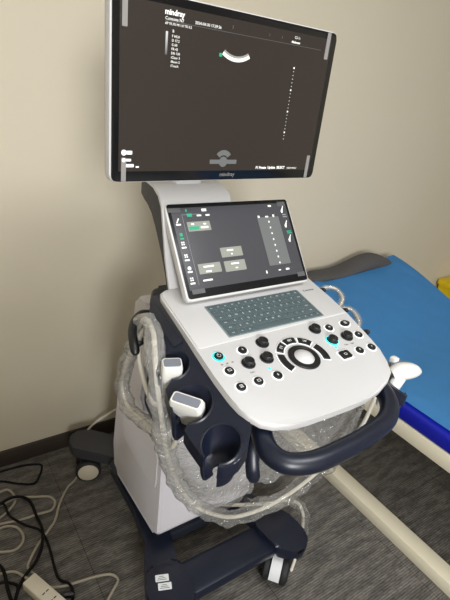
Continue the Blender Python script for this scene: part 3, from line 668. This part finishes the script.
cable('black_cable', [(-.64, .92, Z), (-.612, .876, Z), (-.605, .828, .014), (-.606, .778, Z), (-.602, .70, Z)], .0055, BCABLE, 'black cable at the bottom left corner, left of the strip')
cable('black_cable', [(-.70, .80, Z), (-.624, .807, .014), (-.596, .799, Z), (-.578, .776, Z), (-.59, .74, Z)], .0045, BCABLE, 'short black cable crossing the corner cable left of the strip')
cable('wall_cord', [(-.20, 1.29, .03), (-.178, 1.30, .075), (-.155, 1.30, .105), (-.124, 1.29, .135), (-.087, 1.28, .16), (-.03, 1.26, .20), (.02, 1.18, .28)], .005, CABLE, 'pale cord rising behind the cabinet from the baseboard', 'cord')
# socket strip
SM = frame((-.518, .706, .004), (.048, -.107, 0), (.107, .048, 0))
ss = thing('power_strip', 'cream plastic power strip on the carpet at the bottom left', 'power strip', (-.518, .706, .004))
b = bmesh.new(); box(b, -.065, -.024, 0, .15, .024, .036, SM, bev=.005); obj('strip_body', b, STRIPM, ss)
for k in range(4):
    b = bmesh.new(); prism(b, rrect(.005 + k * .036, -.017, .033 + k * .036, .017, .003), .0355, .037, SM, mi=0)
    for dy in (-.007, .007): box(b, .016 + k * .036, dy - .005, .037, .0195 + k * .036, dy + .005, .0374, SM, mi=1)
    obj('socket', b, [STRIPM, BLACK], ss)
b = bmesh.new(); tube(b, [(-.462, .672, .012), (-.447, .668, .012), (-.437, .664, .012)], .010, 10, 4); tag(obj('plug', b, BLACK, None, loc=(-.46, .685, 0)), 'black plug lying beside the power strip', 'plug')

# probe cables, bagged in clear film
CA = [(-.27, .41, .895), (-.285, .47, .86), (-.282, .55, .92), (-.272, .575, 1.0), (-.270, .55, 1.035), (-.285, .48, 1.035), (-.305, .421, .988), (-.308, .397, .934), (-.30, .389, .87), (-.285, .394, .789), (-.25, .419, .685), (-.205, .434, .571), (-.155, .434, .489), (-.1, .433, .429), (-.03, .424, .383), (.035, .41, .378), (.105, .401, .384), (.18, .397, .4), (.25, .389, .438), (.29, .375, .487), (.315, .34, .581), (.325, .31, .687), (.315, .29, .80)]
cable('probe_cable', CA, .0058, CABLE, 'white probe cable hanging from the rear hanger and looping low under the console', 'cable')
CB = [(-.285, .335, .87), (-.268, .40, .77), (-.268, .475, .756), (-.272, .55, .745), (-.275, .613, .733), (-.278, .651, .752), (-.282, .655, .8), (-.285, .619, .88), (-.285, .58, .955), (-.282, .553, .995), (-.275, .54, 1.02)]
cable('probe_cable', CB, .0055, CABLE, 'white probe cable looping down the left side in front of the cabinet', 'cable')
CC = [(.0, .50, .34), (.08, .47, .33), (.161, .454, .31), (.229, .452, .29), (.290, .448, .25), (.318, .439, .2), (.330, .436, .15), (.330, .421, .06), (.300, .405, .02), (.253, .376, .008), (.20, .33, .008)]
cable('probe_cable', CC[:-1], .0055, CABLE, 'white probe cable arching over the right front foot to the carpet', 'cable')

def film_tube(pts, r, seed, label, flat=.7, k=10, n=18, amp=.35):
    rnd = random.Random(seed); ph = [rnd.uniform(0, 9) for _ in range(4)]
    def rf(t, a, p):
        v = 1 + amp * noise.noise(Vector((p.x * 26 + math.cos(a) * 1.3 + ph[0], p.y * 26 + math.sin(a) * 1.3, p.z * 26 + ph[1]))) * 1.6
        v += amp * .5 * noise.noise(Vector((t * 40 + ph[2], math.cos(a) * 2.5, math.sin(a) * 2.5)))
        return max(.35, v)
    b = bmesh.new(); tube(b, pts, r, n, k, cap=False, flat=flat, rfun=rf)
    return tag(obj('plastic_sleeve', b, FILM2 if seed > 1 else FILM, None, loc=pts[0], sharp=180), label, 'plastic film')
film_tube(CA[3:13], .021, 1, 'wrinkled clear sleeve around the cable hanging beside the cabinet')
film_tube(CA[12:22], .025, 2, 'wrinkled clear sleeve around the low cable loop under the console')
film_tube(CB[1:10], .020, 3, 'wrinkled clear sleeve around the left side cable loop')
film_tube(CC[1:8], .024, 4, 'clear sleeve around the cable over the right front foot')
def film_sheet(rows, seed, label, amp=.02, nu=34, nv=34):
    """rows: list of polylines (3 or more points each), swept into a crumpled sheet"""
    R = [spline(r, max(1, nu // (len(r) - 1))) for r in rows]; L_ = min(len(r) for r in R); b = bmesh.new(); cols = []
    for i in range(L_): cols.append(spline([r[i] for r in R], max(1, nv // (len(rows) - 1))))
    V = []
    for c in cols:
        row = []
        for p in c:
            q = p * 16 + Vector((seed * 3.1, 0, 0)); d = Vector((noise.noise(q), noise.noise(q + Vector((7, 3, 1))), noise.noise(q + Vector((1, 9, 5))) * .6))
            q2 = p * 45 + Vector((seed, 5, 0)); d += .35 * Vector((noise.noise(q2), noise.noise(q2 + Vector((3, 3, 3))), 0))
            row.append(b.verts.new(p + d * amp))
        V.append(row)
    for a, c in zip(V, V[1:]):
        for j in range(len(a) - 1): b.faces.new((a[j], a[j + 1], c[j + 1], c[j]))
    return tag(obj('plastic_bag', b, FILM, None, loc=rows[0][0], sharp=180), label, 'plastic film')
film_sheet([[(-.235, .40, .84), (-.13, .37, .84), (-.02, .38, .84)], [(-.215, .47, .66), (-.12, .44, .65), (.0, .44, .68)], [(-.18, .50, .50), (-.08, .47, .48), (.06, .47, .52)], [(-.13, .50, .38), (-.02, .48, .34), (.10, .48, .37)]], 2, 'crumpled clear bag hanging below the left probe cups')
film_sheet([[(.02, .34, .86), (.17, .33, .86), (.31, .31, .83)], [(.06, .43, .68), (.22, .41, .67), (.40, .37, .65)], [(.09, .46, .52), (.22, .44, .50), (.37, .40, .50)], [(.10, .48, .40), (.19, .47, .38), (.28, .45, .40)]], 5, 'crumpled clear bag hanging behind the front handle')
SL = [([(.225, .50, 1.045), (.262, .505, 1.055), (.292, .492, 1.052), (.285, .455, 1.04), (.245, .43, 1.02)], 'small loop of clear sleeve sticking out beside the keyboard end of the panel'), ([(.225, .425, 1.01), (.262, .432, 1.022), (.288, .415, 1.02), (.268, .37, 1.01), (.235, .345, .99)], 'small loop of clear sleeve sticking out halfway along the right panel edge')]
for i, (pts, lb) in enumerate(SL): film_tube(pts, .009, 10 + i, lb)
for i, (pts, lb) in enumerate(SL): cable('probe_cable', pts, .0035, CABLE, lb.replace('loop of clear sleeve', 'white cable loop inside the sleeve'), 'cable')
